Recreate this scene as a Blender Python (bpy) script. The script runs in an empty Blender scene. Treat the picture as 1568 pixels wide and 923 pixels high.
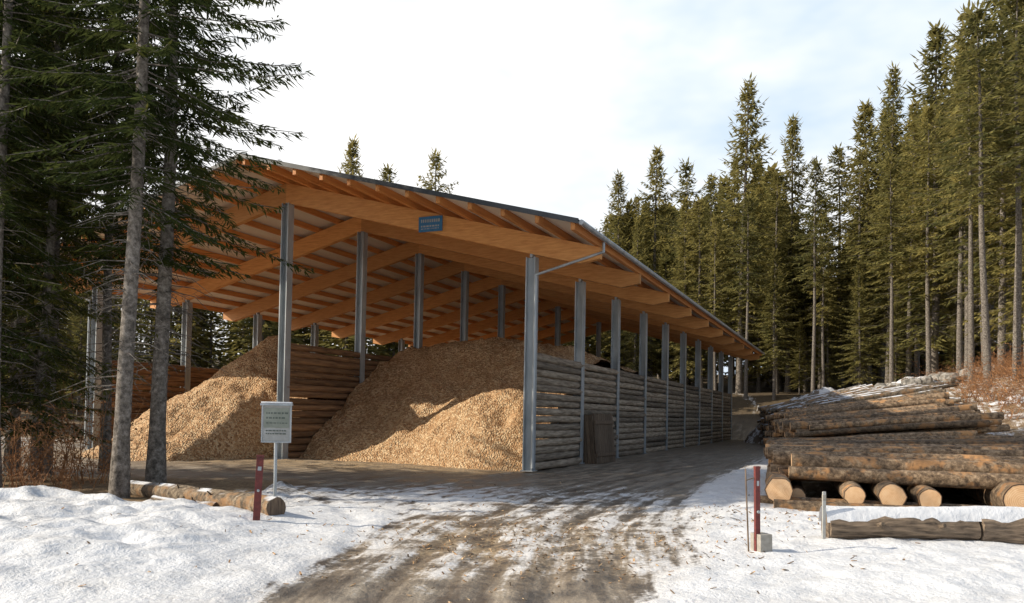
import bpy, math, random
import numpy as np
from mathutils import Matrix, Vector
random.seed(7)
rng=np.random.default_rng(11)
scene=bpy.context.scene
col=scene.collection

# ---------------------------------------------------------------- frames
TH=math.radians(23.535); PX,PY=0.54,23.71
CT,ST=math.cos(TH),math.sin(TH)
def toworld(x,b): return (PX+CT*x+ST*b, PY-ST*x+CT*b)
def tolocal(X,Y):
    dx=X-PX; dy=Y-PY
    return CT*dx-ST*dy, ST*dx+CT*dy

# ---------------------------------------------------------------- numeric helpers
def sm(a,b,x):
    t=np.clip((np.asarray(x,dtype=float)-a)/(b-a),0,1); return t*t*(3-2*t)
_tab=rng.random((256,256))
def vnoise(x,y):
    x=np.asarray(x,dtype=float); y=np.asarray(y,dtype=float)
    xi=np.floor(x).astype(int); yi=np.floor(y).astype(int)
    fx=x-xi; fy=y-yi; fx=fx*fx*(3-2*fx); fy=fy*fy*(3-2*fy)
    a=_tab[xi%256,yi%256]; b=_tab[(xi+1)%256,yi%256]; c=_tab[xi%256,(yi+1)%256]; d=_tab[(xi+1)%256,(yi+1)%256]
    return (a*(1-fx)+b*fx)*(1-fy)+(c*(1-fx)+d*fx)*fy
def fbm(x,y,o=4):
    s=0;a=.5;f=1
    for i in range(o):
        s=s+a*vnoise(x*f+17*i,y*f+31*i); a*=.5; f*=2.03
    return s/(1-.5**o)

# ---------------------------------------------------------------- materials
def mat(name):
    m=bpy.data.materials.new(name); m.use_nodes=True
    nt=m.node_tree; nt.nodes.clear()
    out=nt.nodes.new('ShaderNodeOutputMaterial'); b=nt.nodes.new('ShaderNodeBsdfPrincipled')
    nt.links.new(b.outputs[0],out.inputs[0])
    return m,nt,b,out
class N:
    def __init__(s,nt): s.nt=nt
    def n(s,t,**k):
        x=s.nt.nodes.new(t)
        for a,v in k.items(): setattr(x,a,v)
        return x
    def l(s,a,b): s.nt.links.new(a,b)
    def coord(s,kind='Object',scale=(1,1,1),rot=(0,0,0)):
        c=s.n('ShaderNodeTexCoord')
        if scale==(1,1,1): return c.outputs[kind]
        m=s.n('ShaderNodeMapping')
        m.inputs['Scale'].default_value=scale; m.inputs['Rotation'].default_value=rot
        s.l(c.outputs[kind],m.inputs[0]); return m.outputs[0]
    def noise(s,vec,scale,detail=3,rough=.6):
        x=s.n('ShaderNodeTexNoise'); x.inputs['Scale'].default_value=scale
        x.inputs['Detail'].default_value=detail; x.inputs['Roughness'].default_value=rough
        if vec is not None: s.l(vec,x.inputs['Vector'])
        return x.outputs['Fac']
    def vor(s,vec,scale):
        x=s.n('ShaderNodeTexVoronoi'); x.inputs['Scale'].default_value=scale
        if vec is not None: s.l(vec,x.inputs['Vector'])
        return x
    def ramp(s,fac,stops):
        x=s.n('ShaderNodeValToRGB'); e=x.color_ramp.elements
        while len(e)<len(stops): e.new(.5)
        for i,(p,c) in enumerate(stops):
            e[i].position=p; e[i].color=(c,c,c,1) if isinstance(c,(int,float)) else (*c,1)
        s.l(fac,x.inputs[0]); return x.outputs[0]
    def math(s,op,a,b=None,c=None,clamp=False):
        x=s.n('ShaderNodeMath',operation=op); x.use_clamp=clamp
        for i,v in enumerate((a,b,c)):
            if v is None: continue
            if isinstance(v,(int,float)): x.inputs[i].default_value=v
            else: s.l(v,x.inputs[i])
        return x.outputs[0]
    def mix(s,f,a,b,bt='MIX'):
        x=s.n('ShaderNodeMix',data_type='RGBA',blend_type=bt)
        for i,v in ((0,f),(6,a),(7,b)):
            if isinstance(v,(int,float)): x.inputs[i].default_value=v
            elif isinstance(v,tuple): x.inputs[i].default_value=(*v,1)
            else: s.l(v,x.inputs[i])
        return x.outputs[2]
    def attr(s,name):
        x=s.n('ShaderNodeAttribute'); x.attribute_name=name; return x.outputs['Fac']
    def bump(s,h,bsdf,strength=.5,dist=.02):
        x=s.n('ShaderNodeBump'); x.inputs['Strength'].default_value=strength; x.inputs['Distance'].default_value=dist
        s.l(h,x.inputs['Height']); s.l(x.outputs[0],bsdf.inputs['Normal'])

def simple(name,c0,c1,scale=8,rough=.7,metal=0,bump=.3,stretch=(1,1,1),tint=0.0,detail=3,dist=.01):
    m,nt,b,o=mat(name); k=N(nt)
    v=k.coord('Object',stretch); n=k.noise(v,scale,detail)
    c=k.ramp(n,[(.3,c0),(.7,c1)])
    if tint>0:
        t=k.attr('tint'); f=k.math('MULTIPLY_ADD',t,tint*2,1-tint)
        g=k.n('ShaderNodeCombineColor'); [k.l(f,g.inputs[i]) for i in range(3)]
        c=k.mix(1.0,c,g.outputs[0],'MULTIPLY')
    k.l(c,b.inputs['Base Color']); b.inputs['Roughness'].default_value=rough; b.inputs['Metallic'].default_value=metal
    if bump: k.bump(n,b,bump,dist)
    return m

M_steel=simple('galvanized_steel',(.30,.33,.35),(.50,.53,.55),3,.45,.35,0,(1,1,.3))
M_glulam=simple('glulam_timber',(.52,.21,.055),(.70,.34,.11),2.2,.55,0,0,(1,.6,9),.18)
M_purlin=simple('purlin_timber',(.50,.17,.04),(.68,.29,.08),2.5,.6,0,0,(4,.3,4),.15)
M_deck=simple('roof_underside_sheet',(.70,.60,.49),(.84,.76,.66),1.2,.6,0,0,(1,.2,1))
M_roof=simple('roof_metal_dark',(.05,.055,.06),(.09,.095,.1),2,.5,.3,0)
M_wall=simple('weathered_log_wall',(.11,.08,.055),(.44,.355,.265),6,.85,0,.8,(.6,.3,3),.42,4,.03)
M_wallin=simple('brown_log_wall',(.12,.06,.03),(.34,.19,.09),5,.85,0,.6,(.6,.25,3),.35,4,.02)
M_rope=simple('rust_red_paint',(.09,.02,.018),(.22,.04,.032),14,.6,0,.2)
M_conc=simple('concrete',(.28,.26,.22),(.42,.39,.34),12,.85,0,.4)
M_oldwood=simple('old_board_wood',(.07,.045,.03),(.20,.14,.09),6,.85,0,.5,(6,6,.6),.2)
M_beam=simple('weathered_timber',(.04,.028,.02),(.34,.25,.17),4,.9,0,1.,(.6,5,5),.3,5,.05)
M_white=simple('grey_white_paint',(.32,.32,.30),(.46,.46,.44),6,.5,0,0)
M_signface=simple('notice_paper',(.20,.22,.18),(.30,.32,.27),5,.5,0,0)
M_ink=simple('sign_ink',(.08,.10,.08),(.13,.15,.13),5,.6,0,0)
M_blue=simple('blue_sign_paint',(.03,.15,.32),(.05,.21,.42),4,.4,0,0)
M_twig=simple('dry_twigs',(.18,.075,.03),(.44,.22,.09),20,.8,0,0,(1,1,1),.4,1)
M_rock=simple('rock',(.16,.15,.13),(.42,.39,.35),3,.9,0,.8,(1,1,1),.3,4,.06)

def m_snow():
    m,nt,b,o=mat('snow'); k=N(nt); v=k.coord('Object')
    n=k.noise(v,6,5,.65)
    c=k.ramp(n,[(.25,(.66,.67,.69)),(.6,(.83,.84,.86))])
    k.l(c,b.inputs['Base Color']); b.inputs['Roughness'].default_value=.6
    k.bump(n,b,.6,.05); return m
M_snow=m_snow()

def m_bark(name,dark,mid,lite,snowy=False,orange=None,op=(.53,.64),sp=(.50,.56)):
    m,nt,b,o=mat(name); k=N(nt)
    v=k.coord('Object'); n=k.noise(v,9,5,.75)
    c=k.ramp(n,[(.36,dark),(.5,mid),(.66,lite)])
    if orange: c=k.mix(k.ramp(k.noise(v,2.6,3,.65),[(op[0],0.),(op[1],.9)]),c,orange)
    t=k.attr('tint'); f=k.math('MULTIPLY_ADD',t,.9,.55)
    g=k.n('ShaderNodeCombineColor'); [k.l(f,g.inputs[i]) for i in range(3)]
    c=k.mix(1.,c,g.outputs[0],'MULTIPLY')
    if snowy:
        ge=k.n('ShaderNodeNewGeometry'); s=k.n('ShaderNodeSeparateXYZ'); k.l(ge.outputs['Normal'],s.inputs[0])
        up=k.math('MULTIPLY',k.ramp(s.outputs[2],[(.72,0.),(.85,1.)]),k.ramp(k.noise(v,1.1,3,.65),[(sp[0],0.),(sp[1],1.)]))
        c=k.mix(up,c,(.78,.79,.82))
    k.l(c,b.inputs['Base Color']); b.inputs['Roughness'].default_value=.9
    k.bump(n,b,.9,.05); return m
M_logbark=m_bark('log_bark',(.06,.038,.024),(.20,.135,.08),(.42,.30,.19),False,(.46,.24,.10))
M_logbark_snow=m_bark('log_bark_snowy',(.05,.036,.025),(.16,.12,.08),(.33,.26,.18),True,(.30,.17,.08),sp=(.46,.54))
M_trunk=m_bark('spruce_bark',(.06,.05,.04),(.17,.145,.12),(.34,.30,.26))
def m_cut():
    m,nt,b,o=mat('cut_log_end'); k=N(nt)
    r=k.attr('rad'); v=k.coord('Object'); n=k.noise(v,9,3)
    w=k.math('SINE',k.math('MULTIPLY_ADD',n,5,k.math('MULTIPLY',r,60)))
    c=k.ramp(k.math('MULTIPLY_ADD',w,.12,k.math('MULTIPLY_ADD',n,.6,.15)),[(.15,(.58,.31,.14)),(.5,(.80,.52,.29)),(.85,(.88,.68,.44))])
    c=k.mix(k.ramp(r,[(.90,0.),(.95,1.)]),c,(.07,.04,.025))
    k.l(c,b.inputs['Base Color']); b.inputs['Roughness'].default_value=.8; return m
M_cut=m_cut()

def m_chips():
    m,nt,b,o=mat('wood_chips'); k=N(nt); v=k.coord('Object')
    vc=k.vor(v,16); sp=k.n('ShaderNodeSeparateColor'); k.l(vc.outputs['Color'],sp.inputs[0])
    n=k.noise(v,.7,3)
    c=k.ramp(sp.outputs[0],[(0,(.29,.15,.065)),(.5,(.55,.345,.18)),(1,(.80,.61,.38))])
    c=k.mix(k.ramp(n,[(.35,0.),(.7,.45)]),c,(.46,.26,.12))
    k.l(c,b.inputs['Base Color']); b.inputs['Roughness'].default_value=.9
    k.bump(vc.outputs['Distance'],b,.9,.07); return m
M_chips=m_chips()

def m_foliage(name,c0,c1,c2,tr=.4):
    m=bpy.data.materials.new(name); m.use_nodes=True; nt=m.node_tree; nt.nodes.clear(); k=N(nt)
    o=k.n('ShaderNodeOutputMaterial'); d=k.n('ShaderNodeBsdfDiffuse'); t=k.n('ShaderNodeBsdfTranslucent'); mx=k.n('ShaderNodeMixShader')
    mx.inputs[0].default_value=tr
    v=k.coord('Object'); n=k.noise(v,.9,1,.6); oi=k.n('ShaderNodeObjectInfo')
    f=k.math('ADD',k.math('MULTIPLY',n,.5),k.math('ADD',k.math('MULTIPLY',k.attr('tint'),.35),k.math('MULTIPLY',oi.outputs['Random'],.22)))
    c=k.ramp(f,[(.3,c0),(.55,c1),(.8,c2)])
    k.l(c,d.inputs[0]); k.l(c,t.inputs[0]); k.l(d.outputs[0],mx.inputs[1]); k.l(t.outputs[0],mx.inputs[2]); k.l(mx.outputs[0],o.inputs[0])
    return m
M_fol=m_foliage('spruce_needles',(.12,.125,.05),(.27,.24,.085),(.42,.35,.12),.42)
M_fol2=m_foliage('spruce_needles_near',(.035,.05,.018),(.08,.095,.028),(.22,.20,.05),.42)

# ---------------------------------------------------------------- mesh builder
class MB:
    def __init__(s): s.v=[]; s.f=[]; s.m=[]; s.t=[]; s.r=[]
    def add(s,vs,fs,mi=0,tint=None,rad=None):
        o=len(s.v); t=random.random() if tint is None else tint
        s.v+= [tuple(p) for p in vs]; s.f+=[tuple(i+o for i in f) for f in fs]
        s.m+= [mi]*len(fs) if isinstance(mi,int) else mi
        s.t+=[t]*len(vs); s.r+= rad if rad else [0.0]*len(vs)
    def box(s,x0,x1,y0,y1,z0,z1,mi=0,tint=None):
        vs=[(x,y,z) for z in (z0,z1) for y in (y0,y1) for x in (x0,x1)]
        s.add(vs,[(0,2,3,1),(4,5,7,6),(0,1,5,4),(2,6,7,3),(0,4,6,2),(1,3,7,5)],mi,tint)
    def prism(s,poly,y0,y1,mi=0,tint=None): # poly in (x,z), extrude along y
        n=len(poly); vs=[(x,y0,z) for x,z in poly]+[(x,y1,z) for x,z in poly]
        fs=[tuple(range(n)),tuple(range(2*n-1,n-1,-1))]+[(i,i+n,(i+1)%n+n,(i+1)%n) for i in range(n)]
        s.add(vs,fs,mi,tint)
    def log(s,p0,p1,r0,r1,seg=12,rings=5,wob=.1,mi=0,cap=1,tint=None,bend=.0):
        p0=Vector(p0);p1=Vector(p1);d=(p1-p0);L=d.length;d.normalize()
        a=Vector((0,0,1)) if abs(d.z)<.9 else Vector((1,0,0))
        u=d.cross(a).normalized();w=u.cross(d).normalized()
        ph=random.random()*6.28; bd=(u*math.cos(ph)+w*math.sin(ph))*bend
        vs=[];fs=[]
        lob=[1+wob*random.uniform(-.6,.6) for _ in range(seg)]
        for i in range(rings+1):
            t=i/rings; c=p0.lerp(p1,t)+bd*math.sin(t*math.pi); r=(r0+(r1-r0)*t)*(1+wob*.5*random.uniform(-1,1))
            for j in range(seg):
                an=2*math.pi*j/seg; q=r*(lob[j]+wob*.25*random.uniform(-1,1))
                vs.append(c+u*q*math.cos(an)+w*q*math.sin(an))
        for i in range(rings):
            for j in range(seg):
                a0=i*seg+j;b0=i*seg+(j+1)%seg
                fs.append((a0,a0+seg,b0+seg,b0))
        mis=[mi]*len(fs); rad=[0.]*len(vs)
        for e,(c,ri) in enumerate(((p0,0),(p1,rings))):
            o=len(vs); vs+= [vs[ri*seg+j].copy() for j in range(seg)]+[c.copy()+ (d*(-.005 if e==0 else .005))]; rad+=[1.]*seg+[0.]
            for j in range(seg):
                k=(o+j,o+(j+1)%seg,o+seg); fs.append(k if e==0 else k[::-1]); mis.append(cap)
        s.add(vs,fs,mis,tint,rad)
    def stick(s,p0,p1,r0,r1,mi=0,tint=None,seg=3):
        p0=Vector(p0);p1=Vector(p1);d=(p1-p0).normalized()
        a=Vector((0,0,1)) if abs(d.z)<.9 else Vector((1,0,0))
        u=d.cross(a).normalized();w=u.cross(d).normalized(); vs=[]
        for c,r in ((p0,r0),(p1,r1)):
            for j in range(seg):
                an=2*math.pi*j/seg; vs.append(c+u*r*math.cos(an)+w*r*math.sin(an))
        s.add(vs,[(j,j+seg,(j+1)%seg+seg,(j+1)%seg) for j in range(seg)],mi,tint)
    def hsec(s,cx,cy,z0,z1,w=.30,d=.30,mi=0): # H section, flanges face +-x
        s.box(cx-w/2,cx-w/2+.03,cy-d/2,cy+d/2,z0,z1,mi); s.box(cx+w/2-.03,cx+w/2,cy-d/2,cy+d/2,z0,z1,mi)
        s.box(cx-w/2+.03,cx+w/2-.03,cy-.012,cy+.012,z0,z1-.002,mi)
    def mesh(s,name,mats,smooth=False):
        me=bpy.data.meshes.new(name); me.from_pydata([tuple(v) for v in s.v],[],s.f)
        for m in mats: me.materials.append(m)
        me.polygons.foreach_set('material_index',s.m)
        for nm,dat in (('tint',s.t),('rad',s.r)):
            a=me.attributes.new(nm,'FLOAT','POINT'); a.data.foreach_set('value',dat)
        if smooth: me.polygons.foreach_set('use_smooth',[True]*len(s.f))
        me.update(); return me
def obj(name,me,parent=None,loc=(0,0,0),rot=(0,0,0),scale=(1,1,1),c=None):
    o=bpy.data.objects.new(name,me); (c or col).objects.link(o); o.location=loc; o.rotation_euler=rot; o.scale=scale
    if parent: o.parent=parent
    return o
def empty(name,loc=(0,0,0),rot=(0,0,0)):
    return obj(name,None,None,loc,rot)
def bevel(o,w=.01,seg=2):
    m=o.modifiers.new('bevel','BEVEL'); m.width=w; m.segments=seg; m.limit_method='ANGLE'

# ---------------------------------------------------------------- terrain
def softp(x): return np.where(x>20,x,np.log1p(np.exp(np.clip(x,-30,20))))
def zbase(X,Y):
    X=np.asarray(X,float);Y=np.asarray(Y,float)
    x,b=tolocal(X,Y)
    rise=.075*softp(b-5)*np.maximum(sm(4,10,x),sm(42,54,b))
    rise=np.where(b>150,.075*145+0*b,rise)*1.0
    side=.22*softp(x-6.5)*sm(-8,14,b)
    side=np.minimum(side,14+0*side)
    far=sm(25,60,x)+sm(40,70,b)
    lft=.04*softp(-x-26)
    n=(fbm(X*.12,Y*.12,3)-.5)*(.1+1.2*np.clip(far+sm(7,14,x)*sm(0,20,b)*.6,0,1))
    return rise+side+lft+n
def snowattr(X,Y):
    X=np.asarray(X,float);Y=np.asarray(Y,float)
    yb=np.interp(X,[-30,-8.5,-5.9,-4,-3,-1.6],[16,13.5,12.7,12.3,14.4,13.6])
    xe=np.interp(Y,[3,7,8.2,12.2,14,15],[-2.4,-2.3,-2.1,-1.6,-2.0,-2.6])
    sL=sm(-.9,.8,xe-X)*sm(-.4,.5,yb-Y)
    xr=np.interp(Y,[3,7,8.2,9.4,12,15.8,22.9,30,40,60],[.8,1.2,1.6,2.2,2.6,3.4,5.9,9.2,13,21])
    wid=np.interp(Y,[3,10.5,11.5,15,23,60],[100,100,4.4,2.2,1.6,1.0])
    sR=sm(-1.2,.8,X-xr)*sm(-.6,.3,xr+wid-X)
    sR=sR*np.interp(Y,[10,12,16,24,40],[1,.84,.84,.70,.5])
    under=.42*sm(0,1,X-xr)*sm(10,11.5,Y)*(1-sm(18,22,Y))
    x,b=tolocal(X,Y)
    hill=.44*sm(8,11,x)*sm(-3,5,b)*(1-sm(45,60,b))
    ice=.50*sm(-3.8,-2,X)*(1-sm(3,5,X))*(1-sm(17,22,Y))*sm(6,9,Y)
    tl=.47*sm(-4.2,-1.5,-np.abs(X+2.6))*sm(12,13.5,Y)*(1-sm(16,19,Y))
    lf=.46*sm(18,21,-X)*sm(26,30,Y)*(1-sm(38,44,Y))
    return np.maximum.reduce([sL,sR,under,hill,ice,tl+.16*(tl>0.01),lf])
cy_=np.array([0,5,8,12,16,20,24,30,40,60,100]); cx_=np.array([-.4,-.5,-.4,.1,1.3,3.1,5.0,8.0,12.6,21.6,40])
def tracks(X,Y):
    latv=X-np.interp(Y,cy_,cx_)
    l2=X-np.interp(Y,[0,6,9,12,15,18,22],[-1.5,-1.2,-1.0,-1.4,-2.8,-5.5,-11])
    t=0
    for c0 in (-.8,.8): t=t+np.exp(-((latv-c0)/.17)**2)
    for c0 in (-.85,.85): t=t+.8*np.exp(-((l2-c0)/.16)**2)
    for c0 in (-.2,1.5): t=t+.6*np.exp(-((latv-c0)/.14)**2)
    return np.clip(t,0,1)*(1-sm(24,32,Y))
def ground_z(X,Y):
    s=snowattr(X,Y)
    X=np.asarray(X,float);Y=np.asarray(Y,float)
    e=sm(.50,.85,s+(fbm(X*1.3,Y*1.3,4)-.5)*.5)
    hgt=.04+.20*sm(2.6,5,-X)*sm(6,9,Y)+.06*sm(2.5,5,X)
    hum=(fbm(X*1.1+5,Y*1.1,4)-.4)*.38+(fbm(X*4,Y*4,3)-.5)*.18
    return zbase(X,Y)+e*(hgt+hum*.65*(hgt/.2))+(fbm(X*3,Y*3,3)-.5)*.05-.035*tracks(X,Y)
def gz(x,y): return float(ground_z(np.array([x]),np.array([y]))[0])

def axis(segs):
    out=[]
    for a,b,st in segs: out+=list(np.arange(a,b,st))
    out.append(segs[-1][1]); return np.array(out)
xs=axis([(-900,-300,60),(-300,-60,12),(-60,-16,1.5),(-16,-8,.25),(-8,8,.06),(8,18,.25),(18,60,1.2),(60,300,12),(300,900,60)])
ys=axis([(-120,-10,10),(-10,5,.8),(5,17,.06),(17,30,.2),(30,90,.9),(90,300,10),(300,1200,70)])
XX,YY=np.meshgrid(xs,ys); ZZ=ground_z(XX,YY)
nx,ny=len(xs),len(ys)
co=np.stack([XX,YY,ZZ],-1).reshape(-1,3)
idx=np.arange(nx*ny).reshape(ny,nx)
q=np.stack([idx[:-1,:-1],idx[:-1,1:],idx[1:,1:],idx[1:,:-1]],-1).reshape(-1,4)
def npmesh(name,co,q,k=4):
    me=bpy.data.meshes.new(name); me.vertices.add(len(co)); me.vertices.foreach_set('co',np.asarray(co,dtype=np.float32).ravel())
    me.loops.add(len(q)*k); me.loops.foreach_set('vertex_index',np.asarray(q,dtype=np.int32).ravel())
    me.polygons.add(len(q)); me.polygons.foreach_set('loop_start',np.arange(0,len(q)*k,k,dtype=np.int32)); me.polygons.foreach_set('loop_total',np.full(len(q),k,dtype=np.int32))
    me.update(calc_edges=True); return me
me=npmesh('ground',co,q)
me.polygons.foreach_set('use_smooth',[True]*len(q))
def fattr(me,n,d):
    a=me.attributes.new(n,'FLOAT','POINT'); a.data.foreach_set('value',np.asarray(d,dtype=np.float32).ravel())
TRK=tracks(XX,YY)
fattr(me,'snow',snowattr(XX,YY))
fattr(me,'track',TRK)
xl,bl=tolocal(XX,YY)
grass=np.maximum.reduce([sm(7.5,10,xl)*sm(-5,0,bl), sm(44,50,bl), sm(21,25,-xl)*sm(-2,6,bl), sm(4.0,5.5,-XX)*sm(12.2,13.2,YY)*(1-sm(18,20,YY))])
fattr(me,'grass',grass)
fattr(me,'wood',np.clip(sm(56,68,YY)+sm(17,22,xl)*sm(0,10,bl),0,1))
fattr(me,'lat',XX-np.interp(YY,cy_,cx_))
saw=np.maximum(sm(3.6,0,np.hypot((XX-.3)/1.4,(YY-10.6)))*1.0, sm(4.5,0,np.abs(bl+1.2))*(xl<-.5)*(xl>-19)*1.0)
fattr(me,'saw',saw)
def m_ground():
    m,nt,b,o=mat('ground_mud_snow'); k=N(nt); v=k.coord('Object')
    mid=k.noise(v,1.6,4,.65); fine=k.noise(v,14,4,.7)
    lat=k.attr('lat'); cmb=k.n('ShaderNodeCombineXYZ'); k.l(lat,cmb.inputs[0])
    sep=k.n('ShaderNodeSeparateXYZ'); k.l(v,sep.inputs[0]); k.l(k.math('MULTIPLY',sep.outputs[1],.10),cmb.inputs[1])
    st=k.noise(cmb.outputs[0],4.2,4,.65)
    trk=k.attr('track')
    tr=k.math('SUBTRACT',k.math('ADD',k.math('MULTIPLY',st,.6),k.math('MULTIPLY',mid,.4)),k.math('MULTIPLY',trk,.07))
    road=k.ramp(tr,[(.36,(.07,.057,.047)),(.45,(.17,.14,.11)),(.55,(.33,.275,.21)),(.66,(.48,.43,.36))])
    road=k.mix(k.math('MULTIPLY',k.ramp(fine,[(.35,0.),(.7,1.)]),.3),road,(.30,.245,.185))
    sf=k.math('MULTIPLY',k.attr('saw'),k.ramp(k.math('ADD',k.math('MULTIPLY',mid,.6),k.math('MULTIPLY',fine,.4)),[(.42,0.),(.56,1.)]))
    road=k.mix(sf,road,k.ramp(fine,[(.3,(.32,.22,.12)),(.7,(.60,.46,.29))]))
    gr=k.ramp(k.math('ADD',k.math('MULTIPLY',fine,.6),k.math('MULTIPLY',mid,.4)),[(.35,(.09,.053,.028)),(.5,(.24,.155,.078)),(.65,(.42,.31,.17))])
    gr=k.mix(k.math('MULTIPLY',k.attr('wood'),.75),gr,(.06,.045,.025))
    base=k.mix(k.math('MULTIPLY_ADD',k.attr('grass'),1.,k.math('MULTIPLY_ADD',mid,.3,-.15),True),road,gr)
    s=k.math('ADD',k.attr('snow'),k.math('ADD',k.math('MULTIPLY_ADD',mid,.75,-.375),k.math('ADD',k.math('MULTIPLY_ADD',fine,.45,-.225),k.math('MULTIPLY_ADD',st,1.0,-.5))))
    s=k.math('SUBTRACT',s,k.math('MULTIPLY',trk,.14))
    sfac=k.ramp(s,[(.42,0.),(.60,1.)])
    sn=k.ramp(k.math('ADD',k.math('MULTIPLY',mid,.5),k.math('MULTIPLY',fine,.5)),[(.30,(.60,.59,.58)),(.5,(.82,.825,.835)),(.7,(.88,.885,.90))])
    sn=k.mix(k.math('MULTIPLY',k.ramp(k.attr('snow'),[(.4,1.),(.9,0.)]),.4),sn,(.60,.53,.45))
    c=k.mix(sfac,base,sn); k.l(c,b.inputs['Base Color'])
    wet=k.ramp(tr,[(.42,.28),(.55,.8)]); r=k.math('MAXIMUM',wet,k.math('MAXIMUM',k.math('MULTIPLY',sfac,.6),k.math('MULTIPLY',k.attr('grass'),.9)))
    k.l(r,b.inputs['Roughness'])
    k.bump(k.math('ADD',k.math('MULTIPLY',mid,.8),k.math('MULTIPLY',fine,.6)),b,.8,.06); return m
me.materials.append(m_ground())
obj('ground',me)

# ---------------------------------------------------------------- shed
shed=empty('wood_chip_storage_shed',(PX,PY,0),(0,0,-TH))
W=18.45; B=4.54; NB=9; HM=8.87; HE=6.41; HW=3.48; OF=2.4; OS=2.27
RS=(9.87-6.83)/(W/2+OS); BACK=NB*B+1.6
def rooftop(x): return 9.87-RS*abs(x+W/2)
mb=MB()
for row,hz in ((0,HE),(-W/2,HM),(-W,HE)):
    for i in range(NB+1):
        mb.hsec(row,i*B,0,hz,.30,.30)
        mb.box(row-.2,row+.2,i*B-.2,i*B+.2,0.0,.03)
        mb.box(row-.04,row+.04,i*B-.1,i*B+.1,hz,hz+.35)
obj('steel_posts',mb.mesh('steel_posts',[M_steel]),shed)
mb=MB()
for i in range(NB+1):
    y=i*B
    for s in (1,-1):
        def X(d): return -W/2+s*d
        pt=-.30
        poly=[(X(0),rooftop(-W/2)+pt),(X(W/2+OS-.12),rooftop(-W/2+W/2+OS-.12)+pt),(X(W/2+OS-.12),rooftop(OS-.12)+pt-.32),(X(W/2+OS-.75),rooftop(OS-.75)+pt-.60),(X(W/2),HE+.10),(X(0),HM+.02)]
        mb.prism(poly if s==1 else poly[::-1],y-.11,y+.11)
obj('glulam_rafters',mb.mesh('glulam_rafters',[M_glulam]),shed)
mb=MB()
npur=11
for s in (1,-1):
    for j in range(npur+1):
        d=.12+(W/2+OS-.3)*j/npur
        x=-W/2+s*d; zt=rooftop(x)-.085
        mb.box(x-.06,x+.06,-OF+.05,BACK-.05,zt-.215-.0,zt-.012)
obj('purlins',mb.mesh('purlins',[M_purlin]),shed)
mb=MB()
for s in (1,-1):
    xe=-W/2+s*(W/2+OS); 
    top=[(-W/2,9.87),(xe,rooftop(xe)),(xe,rooftop(xe)-.05),(-W/2,9.82)]
    mb.prism(top if s>0 else top[::-1],-OF,BACK,0)
    und=[(-W/2,9.818),(xe-s*.02,rooftop(xe)-.052+RS*.02),(xe-s*.02,rooftop(xe)-.082+RS*.02),(-W/2,9.788)]
    mb.prism(und if s>0 else und[::-1],-OF+.02,BACK-.02,1)
    vt=[(-W/2,9.89),(xe,rooftop(xe)+.02),(xe,rooftop(xe)-.12),(-W/2,9.75)]
    mb.prism(vt if s>0 else vt[::-1],-OF-.03,-OF-.003,0); 
    mb.prism(vt if s>0 else vt[::-1],BACK+.003,BACK+.03,0)
    mb.log((xe+s*.07,-OF,rooftop(xe)-.08),(xe+s*.07,BACK,rooftop(xe)-.08),.07,.07,8,1,0,2,2)
for s in (1,-1):
    for y in np.arange(-OF+.3,BACK,.6):
        xe=-W/2+s*(W/2+OS)
        p=[(-W/2,9.90),(xe,rooftop(xe)+.03),(xe,rooftop(xe)+.002),(-W/2,9.872)]
        mb.prism(p if s>0 else p[::-1],y,y+.05,0)
obj('roof',mb.mesh('roof',[M_roof,M_deck,M_steel]),shed)
mb=MB()
for s,xr in ((1,0.),(-1,-W)):
    xe=xr+s*OS
    mb.log((xe,-.15,rooftop(xe)-.15),(xe,-.15,rooftop(xe)-.45),.04,.04,8,1,0,0,0)
    mb.log((xe,-.15,rooftop(xe)-.42),(xr+s*.2,-.2,5.85),.04,.04,8,1,0,0,0)
    mb.log((xr+s*.2,-.2,5.87),(xr+s*.2,-.2,.1),.045,.045,8,1,0,0,0)
obj('downpipes',mb.mesh('downpipes',[M_steel],True),shed)
def logwall(name,x,b0,b1,h,m,r=.125):
    mb=MB(); n=int(round(h/(2*r*.95)))
    for i in range(b0,b1):
        for j in range(n):
            rr=r*random.uniform(.94,1.08); z=r+j*2*r*.95
            dx=random.uniform(-.03,.03); f=random.random()<.5
            mb.log((x+dx,i*B+.02,z+random.uniform(-.012,.012)),(x+dx+random.uniform(-.03,.03),(i+1)*B-.02,z+random.uniform(-.02,.02)),rr*(1 if f else .92),rr*(.92 if f else 1),10,5,.10,0,1,None,.015)
    return obj(name,mb.mesh(name,[m,M_cut],True),shed)
logwall('log_wall_right',0,0,NB,HW,M_wall)
logwall('log_wall_middle',-W/2,0,NB,HW+.5,M_wallin)
logwall('log_wall_left',-W,0,NB,HW,M_wallin)
mb=MB()
for j in range(15):
    for k_ in range(4):
        x0=-W+k_*W/4
        mb.log((x0+.02,NB*B-.3,.12+j*.233),(x0+W/4-.02,NB*B-.3,.12+j*.233),.122,.118,9,2,.06)
obj('log_wall_rear',mb.mesh('log_wall_rear',[M_wallin,M_cut],True),shed)

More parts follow.
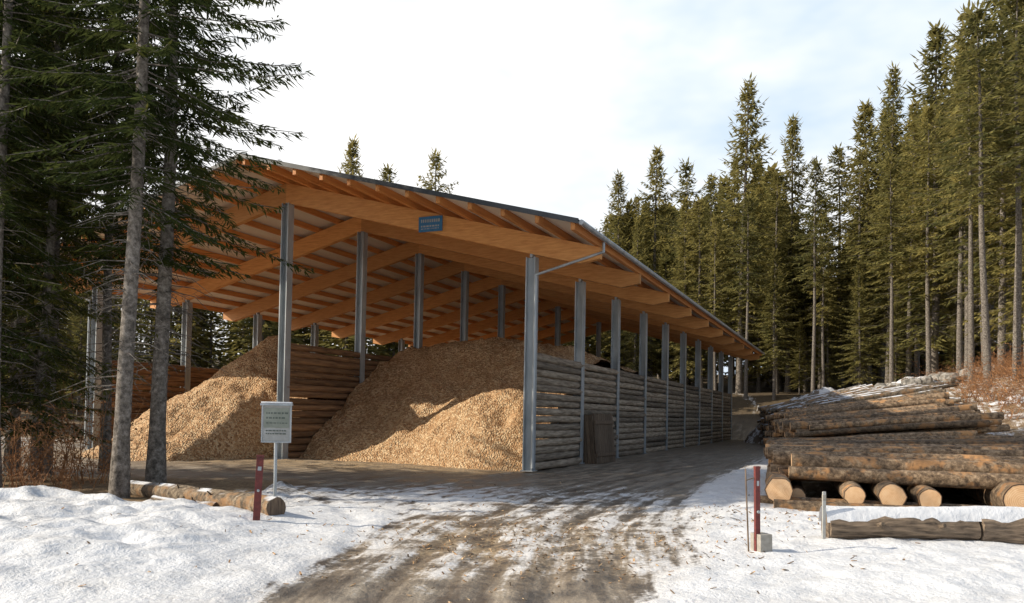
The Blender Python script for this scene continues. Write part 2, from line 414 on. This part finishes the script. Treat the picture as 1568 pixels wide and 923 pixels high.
def heap(name,x0,x1,y0,y1,fn,step=.08):
    xs=np.arange(x0,x1+step/2,step); ys=np.concatenate([np.arange(y0,12,step),np.arange(12,y1,.2)]) if y1>12 else np.arange(y0,y1,step)
    X,Y=np.meshgrid(xs,ys); Z=fn(X,Y)
    co=np.stack([X,Y,Z],-1).reshape(-1,3); nx,ny=len(xs),len(ys); idx=np.arange(nx*ny).reshape(ny,nx)
    q=np.stack([idx[:-1,:-1],idx[:-1,1:],idx[1:,1:],idx[1:,:-1]],-1).reshape(-1,4)
    me=npmesh(name,co,q); me.polygons.foreach_set('use_smooth',[True]*len(q)); me.materials.append(M_chips)
    return obj(name,me,None,(PX,PY,0),(0,0,-TH))
def lump(X,Y): return (fbm(X*.6,Y*.6,3)-.5)*.5+(fbm(X*1.9+3,Y*1.9,4)-.5)*.40+(fbm(X*7,Y*7,3)-.5)*.14
def right_heap(X,Y):
    toe=.55+.25*np.sin(X*.9)+.0*X+.4*sm(-5,-9,X)
    d=Y-toe
    u=(X+5.2)
    crest=4.95-.13*np.abs(u)**1.35*np.where(u>0,1.,.45)-.045*np.maximum(0,Y-10)
    z1=.74*d
    kk=.5; z=-kk*np.log(np.exp(-np.clip(z1,-3,12)/kk)+np.exp(-crest/kk))
    ap=1.25*np.exp(-((X+2.6)/2.6)**2)*sm(-.6,1.3,d)*sm(4,1.5,d)
    z=np.where(d>0,z,d*.55)+ap*.55+lump(X,Y)*sm(-.2,.8,d)*np.where(Y>10,.5,1.)
    z=np.where(Y<.15,np.minimum(z,.6),z)
    return np.maximum(z,-.15)
heap('wood_chip_heap',-W/2+.14,-.14,-.6,NB*B-.6,right_heap)
def left_heap(X,Y):
    dx=X+13.2
    d=np.hypot(dx/np.where(dx<0,.62,.95),(Y-4.2)/np.where(Y<4.2,1.0,.92))
    z=4.6-.60*np.maximum(d-.3,0)
    d2=np.hypot((X+11.2)/1.1,(Y-3.2)); z2=3.5-.60*d2
    z3=4.0-.35*np.abs(X+12)-.6*np.maximum(0,8-Y)
    z=np.maximum.reduce([z,z2,np.minimum(z3,3.6)])
    z=z-3.2*sm(-11.0,-9.4,X)*sm(1.6,-.4,Y)
    z=z+lump(X,Y)*sm(-.3,.6,z)
    return np.maximum(z,-.2)
heap('wood_chip_heap',-W+.14,-W/2-.14,-4.,NB*B-.6,left_heap)

mb=MB(); mb.box(-.42,.42,-.02,.02,-.24,.24,0); mb.box(-.38,.38,-.024,-.02,-.21,.21,1)
for r,(z,hh) in enumerate(((.10,.10),(-.07,.05),(-.15,.03))):
    x=-.33
    while x<.32:
        w=random.uniform(.03,.06) if r==0 else random.uniform(.02,.09); mb.box(x,min(x+w,.34),-.027,-.0245,z-hh/2,z+hh/2,2); x+=w+.03
sgn=obj('company_sign',mb.mesh('company_sign',[M_blue,M_blue,M_white]),None)
bx,by=toworld(-3.44,-.16); sgn.location=(bx,by,7.67); sgn.rotation_euler=(0,0,-TH)
mb=MB()
for i in range(10): mb.box(.0+i*.19,.184+i*.19,-.02,.02,0,1.76+random.uniform(-.02,.02),0)
for z in (.25,1.4): mb.box(0.02,1.88,-.06,-.021,z,z+.12,0)
for i in range(3): mb.box(-.04,-.003,.03+i*.14,.16+i*.14,0,1.74,0)
p=obj('wooden_board_panel',mb.mesh('wooden_board_panel',[M_oldwood])); bevel(p,.004,1)
bx,by=toworld(.62,4.75); p.location=(bx,by,0.0); p.rotation_euler=(math.radians(-5),0,-TH+math.radians(86))

# ---------------------------------------------------------------- signs and posts
def notice_board(x,y):
    z=gz(x,y); e=empty('notice_board',(x,y,z-.02),(0,0,math.radians(6)))
    mb=MB(); mb.log((0,0,-.1),(-.02,0,1.72),.028,.028,10,1,0,0,0); obj('post',mb.mesh('post',[M_steel],True),e)
    mb=MB()
    mb.box(-.23,.23,-.05,-.03,1.10,1.70,0)
    mb.box(-.245,-.225,-.065,-.028,1.08,1.70,1); mb.box(.225,.245,-.065,-.028,1.08,1.70,1); mb.box(-.224,.224,-.065,-.051,1.08,1.10,1)
    mb.box(-.26,.26,-.12,0,1.702,1.735,1)
    mb.box(-.205,.205,-.058,-.0505,1.33,1.66,2)
    for z0,h in ((1.56,.030),(1.48,.030),(1.40,.018),(1.27,.02),(1.22,.02)):
        x0=-.17
        while x0<.15:
            w=random.uniform(.02,.06); mb.box(x0,x0+w,-.0605,-.0585 if z0>1.3 else -.051,z0,z0+h,3); x0+=w+.015
    obj('board',mb.mesh('board',[M_white,M_steel,M_signface,M_ink]),e)
    mb=MB(); mb.box(-.25,.25,-.11,.01,1.737,1.765,0); o=obj('snow_cap',mb.mesh('snow_cap',[M_snow],True),e); bevel(o,.012,3)
notice_board(-3.95,13.35)
def marker(x,y,h,r,lean=(0,0),block=False):
    z=gz(x,y); e=empty('marker_post',(x,y,z-.05),(lean[0],lean[1],.3))
    mb=MB(); mb.box(-r,r,-r*.6,r*.6,0,h,0); mb.box(-r*.5,r*.5,-r*.6-.004,-r*.6-.001,h*.80,h*.86,1); mb.box(-r-.004,r+.004,-r*.6-.006,r*.6+.004,h+.001,h+.03,0)
    mb.log((0,-r*.6-.02,h*.5),(0,-r*.6+.0,h*.5),.02,.02,8,1,0,1,1)
    o=obj('post',mb.mesh('post',[M_rope,M_steel]),e); bevel(o,.006,2)
    if block:
        mb=MB(); mb.box(-.02,.15,-.10,.12,-.05,.26,0); mb.stick((-.09,.05,0),(-.13,.05,h*1.0),.012,.01,1,None,6); mb.stick((-.02,0,h*.9),(-.13,.05,h*.86),.008,.008,1,None,5)
        o=obj('concrete_foot',mb.mesh('concrete_foot',[M_conc,M_oldwood]),e); bevel(o,.012,2)
marker(-3.62,11.35,.95,.05,(0,math.radians(2)))
marker(3.09,9.9,1.07,.033,(0,math.radians(-1)),True)
mb=MB(); mb.box(-.022,.022,-.015,.015,0,.66,0); mb.box(-.024,.024,-.017,.017,.54,.62,1); o=obj('marker_stake',mb.mesh('marker_stake',[M_white,M_conc]),None,(4.2,10.62,gz(4.2,10.62)-.03)); bevel(o,.004,1)

# ---------------------------------------------------------------- lying logs left
def lylog(name,p0,p1,r0,r1,m=M_logbark_snow):
    mb=MB(); mb.log(p0,p1,r0,r1,16,14,.12,0,1,None,.06)
    for i in range(5):
        t=random.uniform(.1,.9); a=random.uniform(0,3.1); c=Vector(p0).lerp(Vector(p1),t); d=Vector((math.cos(a)*.6,-.4,math.sin(a)))
        mb.stick(c,c+d.normalized()*(r0+.07),.02,.012,0,None,6)
    return obj(name,mb.mesh(name,[m,M_oldwood],True))
lylog('fallen_log',(-7.3,15.3,gz(-7.3,15.3)+.12),(-3.45,11.75,gz(-3.45,11.75)+.10),.15,.17)
lylog('fallen_log',(-6.1,13.6,gz(-6.1,13.6)+.07),(-4.7,12.75,gz(-4.7,12.75)+.06),.09,.11)

# ---------------------------------------------------------------- log piles right
def logpile(name,X0,Y0,length,depth,nlay,zfun,rmin,rmax,dirang=-20,m=M_logbark,jit=.25,seed=1):
    random.seed(seed)
    d=Vector((math.cos(math.radians(dirang)),math.sin(math.radians(dirang)),0)); qv=Vector((-d.y,d.x,0))
    mb=MB()
    for lay in range(nlay):
        s=lay*.22+random.uniform(0,.1)
        while s<depth-lay*.2:
            r=random.uniform(rmin,rmax); s+=r
            p=Vector((X0,Y0,0))+qv*s+d*(random.uniform(-jit,jit))
            L=length+random.uniform(-jit,jit)
            e=p+d*L+qv*random.uniform(-.14,.14)
            zz=zfun(s,lay)+random.uniform(-.06,.06)
            z0=zbase(p.x,p.y)+zz; z1=zbase(e.x,e.y)*.6+zbase(p.x,p.y)*.4+zz+random.uniform(-.06,.06)
            f=random.random()<.4
            mb.log((p.x,p.y,float(z0)),(e.x,e.y,float(z1)),r*(1 if f else .8),r*(.8 if f else 1),12,9,.12,0,1,None,.06)
            s+=r*.94
    return mb,d,qv
mb,d,qv=logpile('log_pile',5.15,15.1,6.2,7.0,2,lambda s,l:.62+.24*l+.05*min(s,2),.10,.18,-17,seed=5)
random.seed(3)
for (x,y,r,z) in ((4.9,14.45,.235,.40),(6.12,14.1,.19,.36),(6.72,13.95,.215,.37),(7.28,13.75,.20,.35),(8.62,13.35,.28,.38),(9.6,13.1,.2,.35),(5.5,15.2,.16,.22)):
    mb.log((x,y,z),(x+2.0,y+6.2,z+.05),r,r*.85,18,8,.10,0,1,None,.03)
for (x,y,z) in ((4.6,14.9,.14),(4.75,14.3,.12)):
    mb.log((x,y,z),(x+6,y-1.9,z),.13,.13,12,6,.08,0,1)
obj('log_pile',mb.mesh('log_pile',[M_logbark,M_cut],True))
mb,_,_=logpile('log_pile',8.6,23.2,5.0,8.0,6,lambda s,l:.12+.21*l+.08*min(s,5),.09,.15,-12,seed=8,jit=.45)
obj('log_pile',mb.mesh('log_pile',[M_logbark,M_cut],True))
mb,_,_=logpile('log_pile',13.6,34.0,4.9,20.0,7,lambda s,l:.12+.22*l+.045*s,.10,.17,-10,seed=9,jit=.5)
obj('log_pile',mb.mesh('log_pile',[M_logbark_snow,M_cut],True))
# rough timber log with snow on top
random.seed(21)
z=gz(4.3,10.75)
e=empty('snow_covered_log',(4.28,10.75,z-.03),(0,0,math.radians(-2)))
mb=MB(); mb.log((0,0,.17),(1.95,.02,.19),.19,.205,18,16,.16,0,0,.4,.02); mb.log((1.99,.01,.19),(5.2,.03,.21),.205,.23,18,22,.16,0,0,.75,.02)
for x in (.6,1.4,2.6,3.3): mb.log((x,-.1,.22),(x+.05,-.26,.26),.035,.028,8,1,.1,0,0,.2)
obj('timber',mb.mesh('timber',[M_beam],True),e)
xs_=np.linspace(-.04,5.2,190); un=np.linspace(-1,1,20)
Xs,Us=np.meshgrid(xs_,un); hw=.15+.05*(fbm(Xs*2.2,Us*0+np.sign(Us)*5,4)-.3)
Ys=Us*hw+.01; rr=.20+.03*Xs/5
Zs=.17+.04*Xs/5+np.sqrt(np.maximum(rr**2-Ys**2,.0004))-.03+.12*np.clip(1-np.abs(Us)**3.5,0,1)*(.75+.6*fbm(Xs*1.7,Us*1.5,4))
idx=np.arange(Xs.size).reshape(Xs.shape); q=np.stack([idx[:-1,:-1],idx[:-1,1:],idx[1:,1:],idx[1:,:-1]],-1).reshape(-1,4)
me=npmesh('snow_cap',np.stack([Xs,Ys,Zs],-1).reshape(-1,3),q); me.polygons.foreach_set('use_smooth',[True]*len(q)); me.materials.append(M_snow); obj('snow_cap',me,e)

def m_mound():
    m,nt,b,o=mat('dirty_snow_rock'); k=N(nt); v=k.coord('Object'); n=k.noise(v,1.3,6,.7)
    s=k.ramp(n,[(.46,0.),(.50,1.)])
    c=k.mix(s,(.20,.155,.115),(.76,.76,.77)); k.l(c,b.inputs['Base Color']); b.inputs['Roughness'].default_value=.85
    k.bump(n,b,1.,.2); return m
M_mound=m_mound()
def mound(name,X0,Y0,rx,ry,h,seed):
    n=70; u=np.linspace(-1.15,1.15,n); A,Bm=np.meshgrid(u,u); r=np.hypot(A,Bm)
    X=X0+A*rx; Y=Y0+Bm*ry
    Z=zbase(X,Y)-.15+h*np.clip(1-r**1.7,-.1,1)*(.75+.6*fbm(A*2.5+seed,Bm*2.5,4))+(fbm(X*2+seed,Y*2,3)-.5)*.5*(r<1)
    idx=np.arange(X.size).reshape(X.shape); q=np.stack([idx[:-1,:-1],idx[:-1,1:],idx[1:,1:],idx[1:,:-1]],-1).reshape(-1,4)
    me=npmesh(name,np.stack([X,Y,Z],-1).reshape(-1,3),q); me.polygons.foreach_set('use_smooth',[True]*len(q))
    me.materials.append(M_mound); obj(name,me)
mound('snow_mound',20.0,55.0,3.8,3.5,3.2,1)
mound('snow_bank',27.8,54.5,3.4,2.6,1.0,5)
mound('snow_bank',21.5,31,2.6,2.0,.45,9)
mb=MB()
random.seed(5)
for i in range(70):
    a=random.uniform(0,1); X=24.5+a*7.5+random.uniform(-.5,.5); Y=52.5+random.uniform(-1.5,2.5); r=random.uniform(.12,.5)
    vs=[];n=8
    z=float(zbase(X,Y))+.5
    for lat in (-.8,-.2,.45,.9):
        for j in range(n):
            an=2*math.pi*j/n; rr=r*math.sqrt(max(.05,1-lat*lat))*random.uniform(.75,1.15); vs.append((X+rr*math.cos(an),Y+rr*math.sin(an),z+r*lat*.8))
    fs=[(l*n+j,l*n+(j+1)%n,(l+1)*n+(j+1)%n,(l+1)*n+j) for l in range(3) for j in range(n)]+[tuple(range(3*n,4*n))]
    mb.add(vs,fs)
obj('rock_pile',mb.mesh('rock_pile',[M_rock]))

mb=MB(); random.seed(12)
for i in range(1100):
    k_=random.random()
    if k_<.5: X=random.gauss(.5,1.5);Y=random.gauss(10.8,1.5)
    elif k_<.75: X=random.uniform(3,8);Y=random.gauss(13,.8)
    elif k_<.9: X,Y=toworld(random.uniform(-16,0),random.gauss(-1,1.0))
    else: X=random.uniform(-8,6);Y=random.uniform(7,20)
    if Y<6.5: continue
    z=gz(X,Y)+.006; a=random.uniform(0,3.14); L=random.uniform(.01,.035)*(2.2 if random.random()<.06 else 1); w=random.uniform(.005,.012)
    ca,sa=math.cos(a),math.sin(a); tz=random.uniform(-.01,.02)
    vs=[(X+ca*u*L-sa*v_*w,Y+sa*u*L+ca*v_*w,z+h_+u*tz) for h_ in (0,.006) for v_ in (-1,1) for u in (-1,1)]
    mb.add(vs,[(0,2,3,1),(4,5,7,6),(0,1,5,4),(2,6,7,3),(0,4,6,2),(1,3,7,5)],0 if random.random()<.6 else 1)
obj('bark_debris',mb.mesh('bark_debris',[M_logbark,M_chips]))

# ---------------------------------------------------------------- spruces
def spruce(name,seed,H,cb,R,spacing,twl,tww,nb=6,trunk_r=.22,dead=30,step=.22,fol=None,full=1.0,bare=.0,pw=.85,kks=2):
    r=np.random.default_rng(seed)
    wood=MB(); random.seed(seed)
    sg=10; lean=[random.uniform(-.2,.2),random.uniform(-.2,.2)]
    pts=[(lean[0]*t*t+.06*math.sin(t*9+seed),lean[1]*t*t+.06*math.cos(t*7),H*t-.3*(t==0)) for t in np.linspace(0,1,15)]
    for a,b_,t in zip(pts[:-1],pts[1:],np.linspace(0,1,15)[:-1]):
        wood.stick(a,b_,trunk_r*(1-t)**.8+.012+(.06 if t==0 else 0),trunk_r*max(0,(1-t-1/14))**.8+.012,0,.5,sg)
    def tp(z):
        t=z/H; return np.array([lean[0]*t*t+.06*math.sin(t*9+seed),lean[1]*t*t+.06*math.cos(t*7),z])
    z=cb*H; quads=[]; tt=[]
    ga=r.random(8)*6.28
    while z<H-.15:
        t=(z-cb*H)/(H-cb*H)
        prof=(1-t)**pw*(.6+.4*min(1,t/.2)) 
        n=int(r.integers(nb-2,nb+2)); a0=r.random()*6.28
        for j in range(n):
            if r.random()>full: continue
            a=a0+6.283*j/n+r.normal(0,.3)
            lobe=1+.22*math.sin(a*2+ga[0]+z*.9)+.15*math.sin(a*3+ga[1]-z*1.7)
            L=max(.2,R*prof*r.uniform(.55,1.2)*lobe); zz=z+r.uniform(-.25,.25)
            if zz>H-.1: continue
            el=math.radians(-14+48*t**1.4+r.normal(0,7)); dr=.28*(1-t)
            dirh=np.array([math.cos(a),math.sin(a),0]); side=np.array([-math.sin(a),math.cos(a),0]); base=tp(zz)
            def P(s): return base+dirh*L*s*math.cos(el)+np.array([0,0,L*(math.sin(el)*s-dr*s*s+.18*s**4)])
            pa=P(0)
            for s0 in (.35,.7,1.): 
                pb=P(s0); wood.stick(pa,pb,.012+.02*L/3*(1.05-s0),.006,0,.4,3); pa=pb
            ns=max(3,int(L/step)); bt=r.random()
            for i in range(ns):
                s=(i+.6)/ns
                if s<.12+bare: continue
                p=P(s)
                wl=twl*(.45+.75*(1-s)*min(1,L/1.5)+.1)*r.uniform(.7,1.25)
                for sd in (-1,1):
                    for kk in range(kks):
                        an=r.uniform(.4,1.25); dv=dirh*math.cos(an)+side*sd*math.sin(an)+np.array([0,0,r.uniform(-.75,.1)-.15*min(kk,2)])
                        dv/=np.linalg.norm(dv); w=np.cross(dv,[0,0,1])*1.+r.normal(0,.45,3); w/=np.linalg.norm(w)
                        ll=wl*(1 if kk==0 else r.uniform(.4,.8)); ww=tww*r.uniform(.7,1.3)
                        q0=p+r.normal(0,.03,3)
                        quads.append([q0,q0+dv*ll*.45+w*ww,q0+dv*ll,q0+dv*ll*.5-w*ww]); tt.append(.35*bt+.65*r.random()*(.5+.5*s))
            p=P(.9); dv=P(1.)-P(.85); dv/=np.linalg.norm(dv)+1e-6; w=side*tww
            quads.append([p,p+dv*twl*.4+w,p+dv*twl*.9,p+dv*twl*.4-w]); tt.append(.9)
        z+=spacing*(1-.45*t)*r.uniform(.7,1.3)
    for i in range(10):
        p=tp(H-.1*i-.05); a=r.random()*6.28; dv=np.array([math.cos(a)*.5,math.sin(a)*.5,.7]); quads.append([p,p+dv*.15+[tww*.5,0,0],p+dv*.32,p+dv*.15-[tww*.5,0,0]]); tt.append(.8)
    for i in range(dead):
        z=r.uniform(.12,cb+.12)*H; a=r.random()*6.28; L=r.uniform(.3,1.3)*R/2.6; p=tp(z)
        m_=p+np.array([math.cos(a)*L*.5,math.sin(a)*L*.5,-.05*L]); e_=p+np.array([math.cos(a+.2)*L,math.sin(a+.2)*L,-.3*L])
        wood.stick(p,m_,.016,.010,0,.45,3); wood.stick(m_,e_,.010,.004,0,.45,3)
        for q_ in range(3):
            s=r.uniform(.3,.9); b_=p+(e_-p)*s; wood.stick(b_,b_+np.array([r.uniform(-.3,.3),r.uniform(-.3,.3),r.uniform(-.3,.05)])*L*.6,.006,.003,0,.45,3)
    Q=np.array(quads).reshape(-1,3); nq=len(quads)
    wv=np.array([tuple(v) for v in wood.v]); nwq=len(wood.f); fw=np.array(wood.f,dtype=np.int32)
    fq=(np.arange(nq*4,dtype=np.int32)+len(wv)).reshape(-1,4)
    me=npmesh(name,np.concatenate([wv,Q]),np.concatenate([fw,fq]))
    me.materials.append(M_trunk); me.materials.append(fol or M_fol)
    me.polygons.foreach_set('material_index',np.concatenate([np.zeros(nwq,dtype=np.int32),np.ones(nq,dtype=np.int32)]))
    fattr(me,'tint',np.concatenate([np.full(len(wv),.5),np.repeat(np.array(tt),4)]))
    return me
FAR=[spruce('spruce_mesh_%d'%i,100+i,30,cbf,R_,.64,.95,.10,6,.28,40,.36,None,fu,0,pw_) for i,(cbf,R_,fu,pw_) in enumerate(((.22,5.0,.95,.8),(.34,4.5,.85,.6),(.42,4.0,.85,.62),(.12,5.8,.95,.85),(.28,4.2,.72,.5),(.50,3.7,.8,.5)))]
LOW=[spruce('spruce_far_mesh_%d'%i,150+i,30,cbf,4.4,1.0,1.4,.28,6,.24,14,.7,None,1.,0,.8,1) for i,cbf in enumerate((.05,.12,.2))]
NEAR=[spruce('near_spruce_mesh_%d'%i,200+i,18,cbf,R_,.36,.42,.022,7,.15,80,.13,M_fol2,fu,0,.75,4) for i,(cbf,R_,fu) in enumerate(((.33,2.9,.9),(.28,3.0,.88),(.10,2.8,.92)))]
def tree(name,me,X,Y,top,H0,rs=None,wide=1.0,parent=None):
    z=float(zbase(X,Y))-.1; s=(top-z)/H0
    return obj(name,me,parent,(X,Y,z),(random.gauss(0,.012),random.gauss(0,.012),random.uniform(0,6.28) if rs is None else rs),(s*wide,s*wide,s))
random.seed(33)
R=[(12.0,90,29.3,0),(15.7,90,32.3,3),(18.9,86,29.6,1),(22.3,78,35.0,0),(27.9,80,32.6,3),(34.0,82,30.2,2),(34.3,76,32.6,3),(33.3,70,33.2,0),
(33.1,62,33.0,3),(32.2,56,31.,4),(31.0,50,31.5,0),(29.5,44,29,4),(11.1,95,25.5,3),(14.2,92,27.4,0),(18.5,95,27.5,3),(21.0,84,27.5,3),(26.2,84,27.0,3),
(29.5,90,29.,0),(32.8,88,23.,1),(38,95,20,3),(32.2,74,27.,1),(33.0,66,27,2),(36.8,72,31,0),(30.5,58,25,2),(36.,60,30,3),(25.0,75,25,4),(29.6,76,23.5,1),(36,52,30,3),(30.2,38.5,27,4),(33,42,30,0),(24,86,30,0),(38,66,33,1),(35,47,32,2),(19.5,76,21,4),(27.5,70,20,2),(34,57,22,1),
(23.5,71,17,0),(29.0,66,15,3),(17.5,80,24,3),(13.0,84,23,3),(25.2,42,24,5),(27.2,42.5,26,5),(27.6,47.5,25,5),(30.0,53,26,1),(28.8,60,22,5),(31.5,47,27,3),(25.9,68,24,5),(21.3,72,22,5),(26.0,38.5,23,5),(36.5,78,33,0),(34.5,53,33,3),(31,64,12,3),(33.5,60,10,3),(26.5,73,11,3)]
for X,Y,t,v in R: tree('spruce_tree',FAR[v],X,Y,t,30,None,random.uniform(.85,1.25))
for X,Y,t,v in ((-17.0,80,29.3,3),(-13.5,83,27.5,2),(-8.0,80,28.0,1)): tree('spruce_tree',FAR[v],X,Y,t,30)
fe=empty('spruce_forest')
for i in range(230):
    Y=random.uniform(62,170); X=random.uniform(.12*Y,.95*Y)
    x,b=tolocal(X,Y)
    if x<16 and b<56: continue
    f=(X/Y)*1212+793
    cap=np.interp(f,[900,960,1060,1140,1230,1275,1340,1400,1480,1568,1800],[370,300,290,190,300,420,270,170,90,20,-100])
    t=1.7+(633-cap-random.uniform(5,90))/1212*Y
    z0=float(zbase(X,Y)); t=min(t,z0+34)
    if t<z0+10: t=z0+10
    if 1.7+(633-cap)/1212*Y<t: continue
    tree('spruce',random.choice(LOW if Y>80 else FAR),X,Y,t,30,None,random.uniform(1.,1.6),fe)
for i in range(90):
    Y=random.uniform(64,105); X=random.uniform(-62,8)
    f=(X/Y)*1212+793
    cap=np.interp(f,[-200,0,150,350,500,700,850,950],[330,360,400,330,330,345,370,360])
    t=1.7+(633-cap-random.uniform(0,90))/1212*Y
    z0=float(zbase(X,Y))
    tree('spruce',random.choice(LOW),X,Y,max(t,z0+12),30,None,random.uniform(1.,1.5),fe)
for i in range(22):
    Y=random.uniform(42,60); X=-.62*Y-random.uniform(-2,14)
    tree('spruce',random.choice(LOW),X,Y,random.uniform(11,17),30,None,random.uniform(1.1,1.6),fe)
for X,Y,t,v,w in ((-7.1,14.55,17.5,0,.95),(-7.75,17.5,18.5,1,1.08),(-10.3,17.3,15,2,.9),(-12.8,18.8,19,0,1.),(-11.6,16.2,18,2,1.0),(-15.2,19.6,20,2,1.2),(-13.2,21.0,19,1,1.),(-10.6,20.6,17,0,.9),(-12.4,17.4,16,2,1.1),(-9.9,15.2,16.5,0,.9),(-11.4,19.3,20,1,1.)):
    tree('spruce_tree',NEAR[v],X,Y,t,18,None,w)

# ---------------------------------------------------------------- dry bushes
def bush(seed,h,n):
    random.seed(seed); mb=MB()
    for i in range(n):
        a=random.uniform(0,6.28); p=Vector((random.gauss(0,.15*h),random.gauss(0,.15*h),0)); d=Vector((math.cos(a)*random.uniform(.1,.6),math.sin(a)*random.uniform(.1,.6),1)).normalized(); L=h*random.uniform(.5,1.)
        q=p
        for s in range(4):
            nxt=q+d*L/4; mb.stick(q,nxt,.009*(1-s*.2),.007*(1-s*.2)); q=nxt; d=(d+Vector((random.gauss(0,.2),random.gauss(0,.2),random.gauss(0,.1)))).normalized()
            for k_ in range(3):
                e=q+Vector((random.gauss(0,.4),random.gauss(0,.4),random.uniform(0,.5)))*h*.22; mb.stick(q,e,.004,.002)
                for l_ in range(2):
                    c=q.lerp(e,random.uniform(.4,1)); u=Vector((random.gauss(0,1),random.gauss(0,1),random.gauss(0,1))).normalized()*.02*(h**.5); w=Vector((random.gauss(0,1),random.gauss(0,1),random.gauss(0,1))).normalized()*.013*(h**.5)
                    mb.add([c,c+u+w,c+u*2,c+u-w],[(0,1,2,3)])
    return mb.mesh('bush_mesh',[M_twig])
BU=[bush(i,1.6,16) for i in range(3)]
random.seed(77)
for i in range(70):
    Y=random.uniform(26,66); X=Y*random.uniform(.47,.66)+1
    x,b=tolocal(X,Y)
    if x<13.5: continue
    obj('dry_bush',BU[i%3],None,(X,Y,float(zbase(X,Y))-.05),(0,0,random.random()*6),(1.2*random.uniform(.8,1.8),)*2+(random.uniform(.5,1.3),))
for X,Y,s in ((-9.6,15.6,1.0),(-10.2,16.5,1.2),(-9.2,16.4,.7),(-8.4,15.2,.5),(-11,16.0,1.),(-8.9,14.7,.4),(-7.9,15.9,.4),(-12.5,18,1.),(-13.5,20,1.),(-9.9,17.6,1.5),(-9.0,17.2,1.3)):
    obj('dry_bush',BU[random.randrange(3)],None,(X,Y,gz(X,Y)-.05),(0,0,random.random()*6),(s,s,s))

# ---------------------------------------------------------------- world, sun, camera
EL=math.radians(29); SX,SY=-1.,-.10
L_=math.hypot(SX,SY); SX/=L_;SY/=L_
w=bpy.data.worlds.new('World'); scene.world=w; w.use_nodes=True; nt=w.node_tree; nt.nodes.clear(); k=N(nt)
out=k.n('ShaderNodeOutputWorld'); bg=k.n('ShaderNodeBackground'); bg.inputs[1].default_value=.12; k.l(bg.outputs[0],out.inputs[0])
sky=k.n('ShaderNodeTexSky',sky_type='NISHITA'); sky.sun_disc=False; sky.sun_elevation=EL; sky.sun_rotation=math.atan2(SX,SY); sky.dust_density=2.5; sky.air_density=1.; sky.altitude=800
tc=k.n('ShaderNodeTexCoord'); mp=k.n('ShaderNodeMapping'); mp.inputs['Scale'].default_value=(1,1,2.2); k.l(tc.outputs['Generated'],mp.inputs[0])
n=k.noise(mp.outputs[0],1.9,5,.55)
sp=k.n('ShaderNodeSeparateXYZ'); k.l(tc.outputs['Generated'],sp.inputs[0])
nn=k.math('SUBTRACT',k.math('ADD',n,.045),k.math('MULTIPLY',k.math('ADD',sp.outputs[0],k.math('MULTIPLY',sp.outputs[2],.35)),.24))
cloud=k.mix(k.ramp(nn,[(.36,0.),(.56,1.)]),(5.6,6.9,8.3),(9.8,9.8,9.8))
bank=k.math('MULTIPLY',k.ramp(sp.outputs[1],[(.10,.35),(.5,1.)]),k.ramp(sp.outputs[2],[(.55,1.),(.80,.3)]))
c=k.mix(bank,sky.outputs[0],cloud); k.l(c,bg.inputs[0])
sl=bpy.data.lights.new('sun','SUN'); sl.energy=5.0; sl.angle=math.radians(.6); sl.color=(1,.90,.74)
so=obj('sun',sl); dv=Vector((SX*math.cos(EL),SY*math.cos(EL),math.sin(EL))); so.rotation_euler=dv.to_track_quat('Z','Y').to_euler()

cam=bpy.data.cameras.new('camera'); co_=obj('camera',cam); scene.camera=co_
cam.sensor_width=36; cam.lens=36*1212/1568; cam.shift_y=(603.2-461.5)/1568; cam.clip_end=3000
co_.matrix_world=Matrix.Translation((0,0,1.7))@Matrix.Rotation(math.radians(90+1.44),4,'X')@Matrix.Rotation(math.radians(1.046),4,'Z')
scene.view_settings.view_transform='Standard'; scene.view_settings.look='None'; scene.view_settings.exposure=0
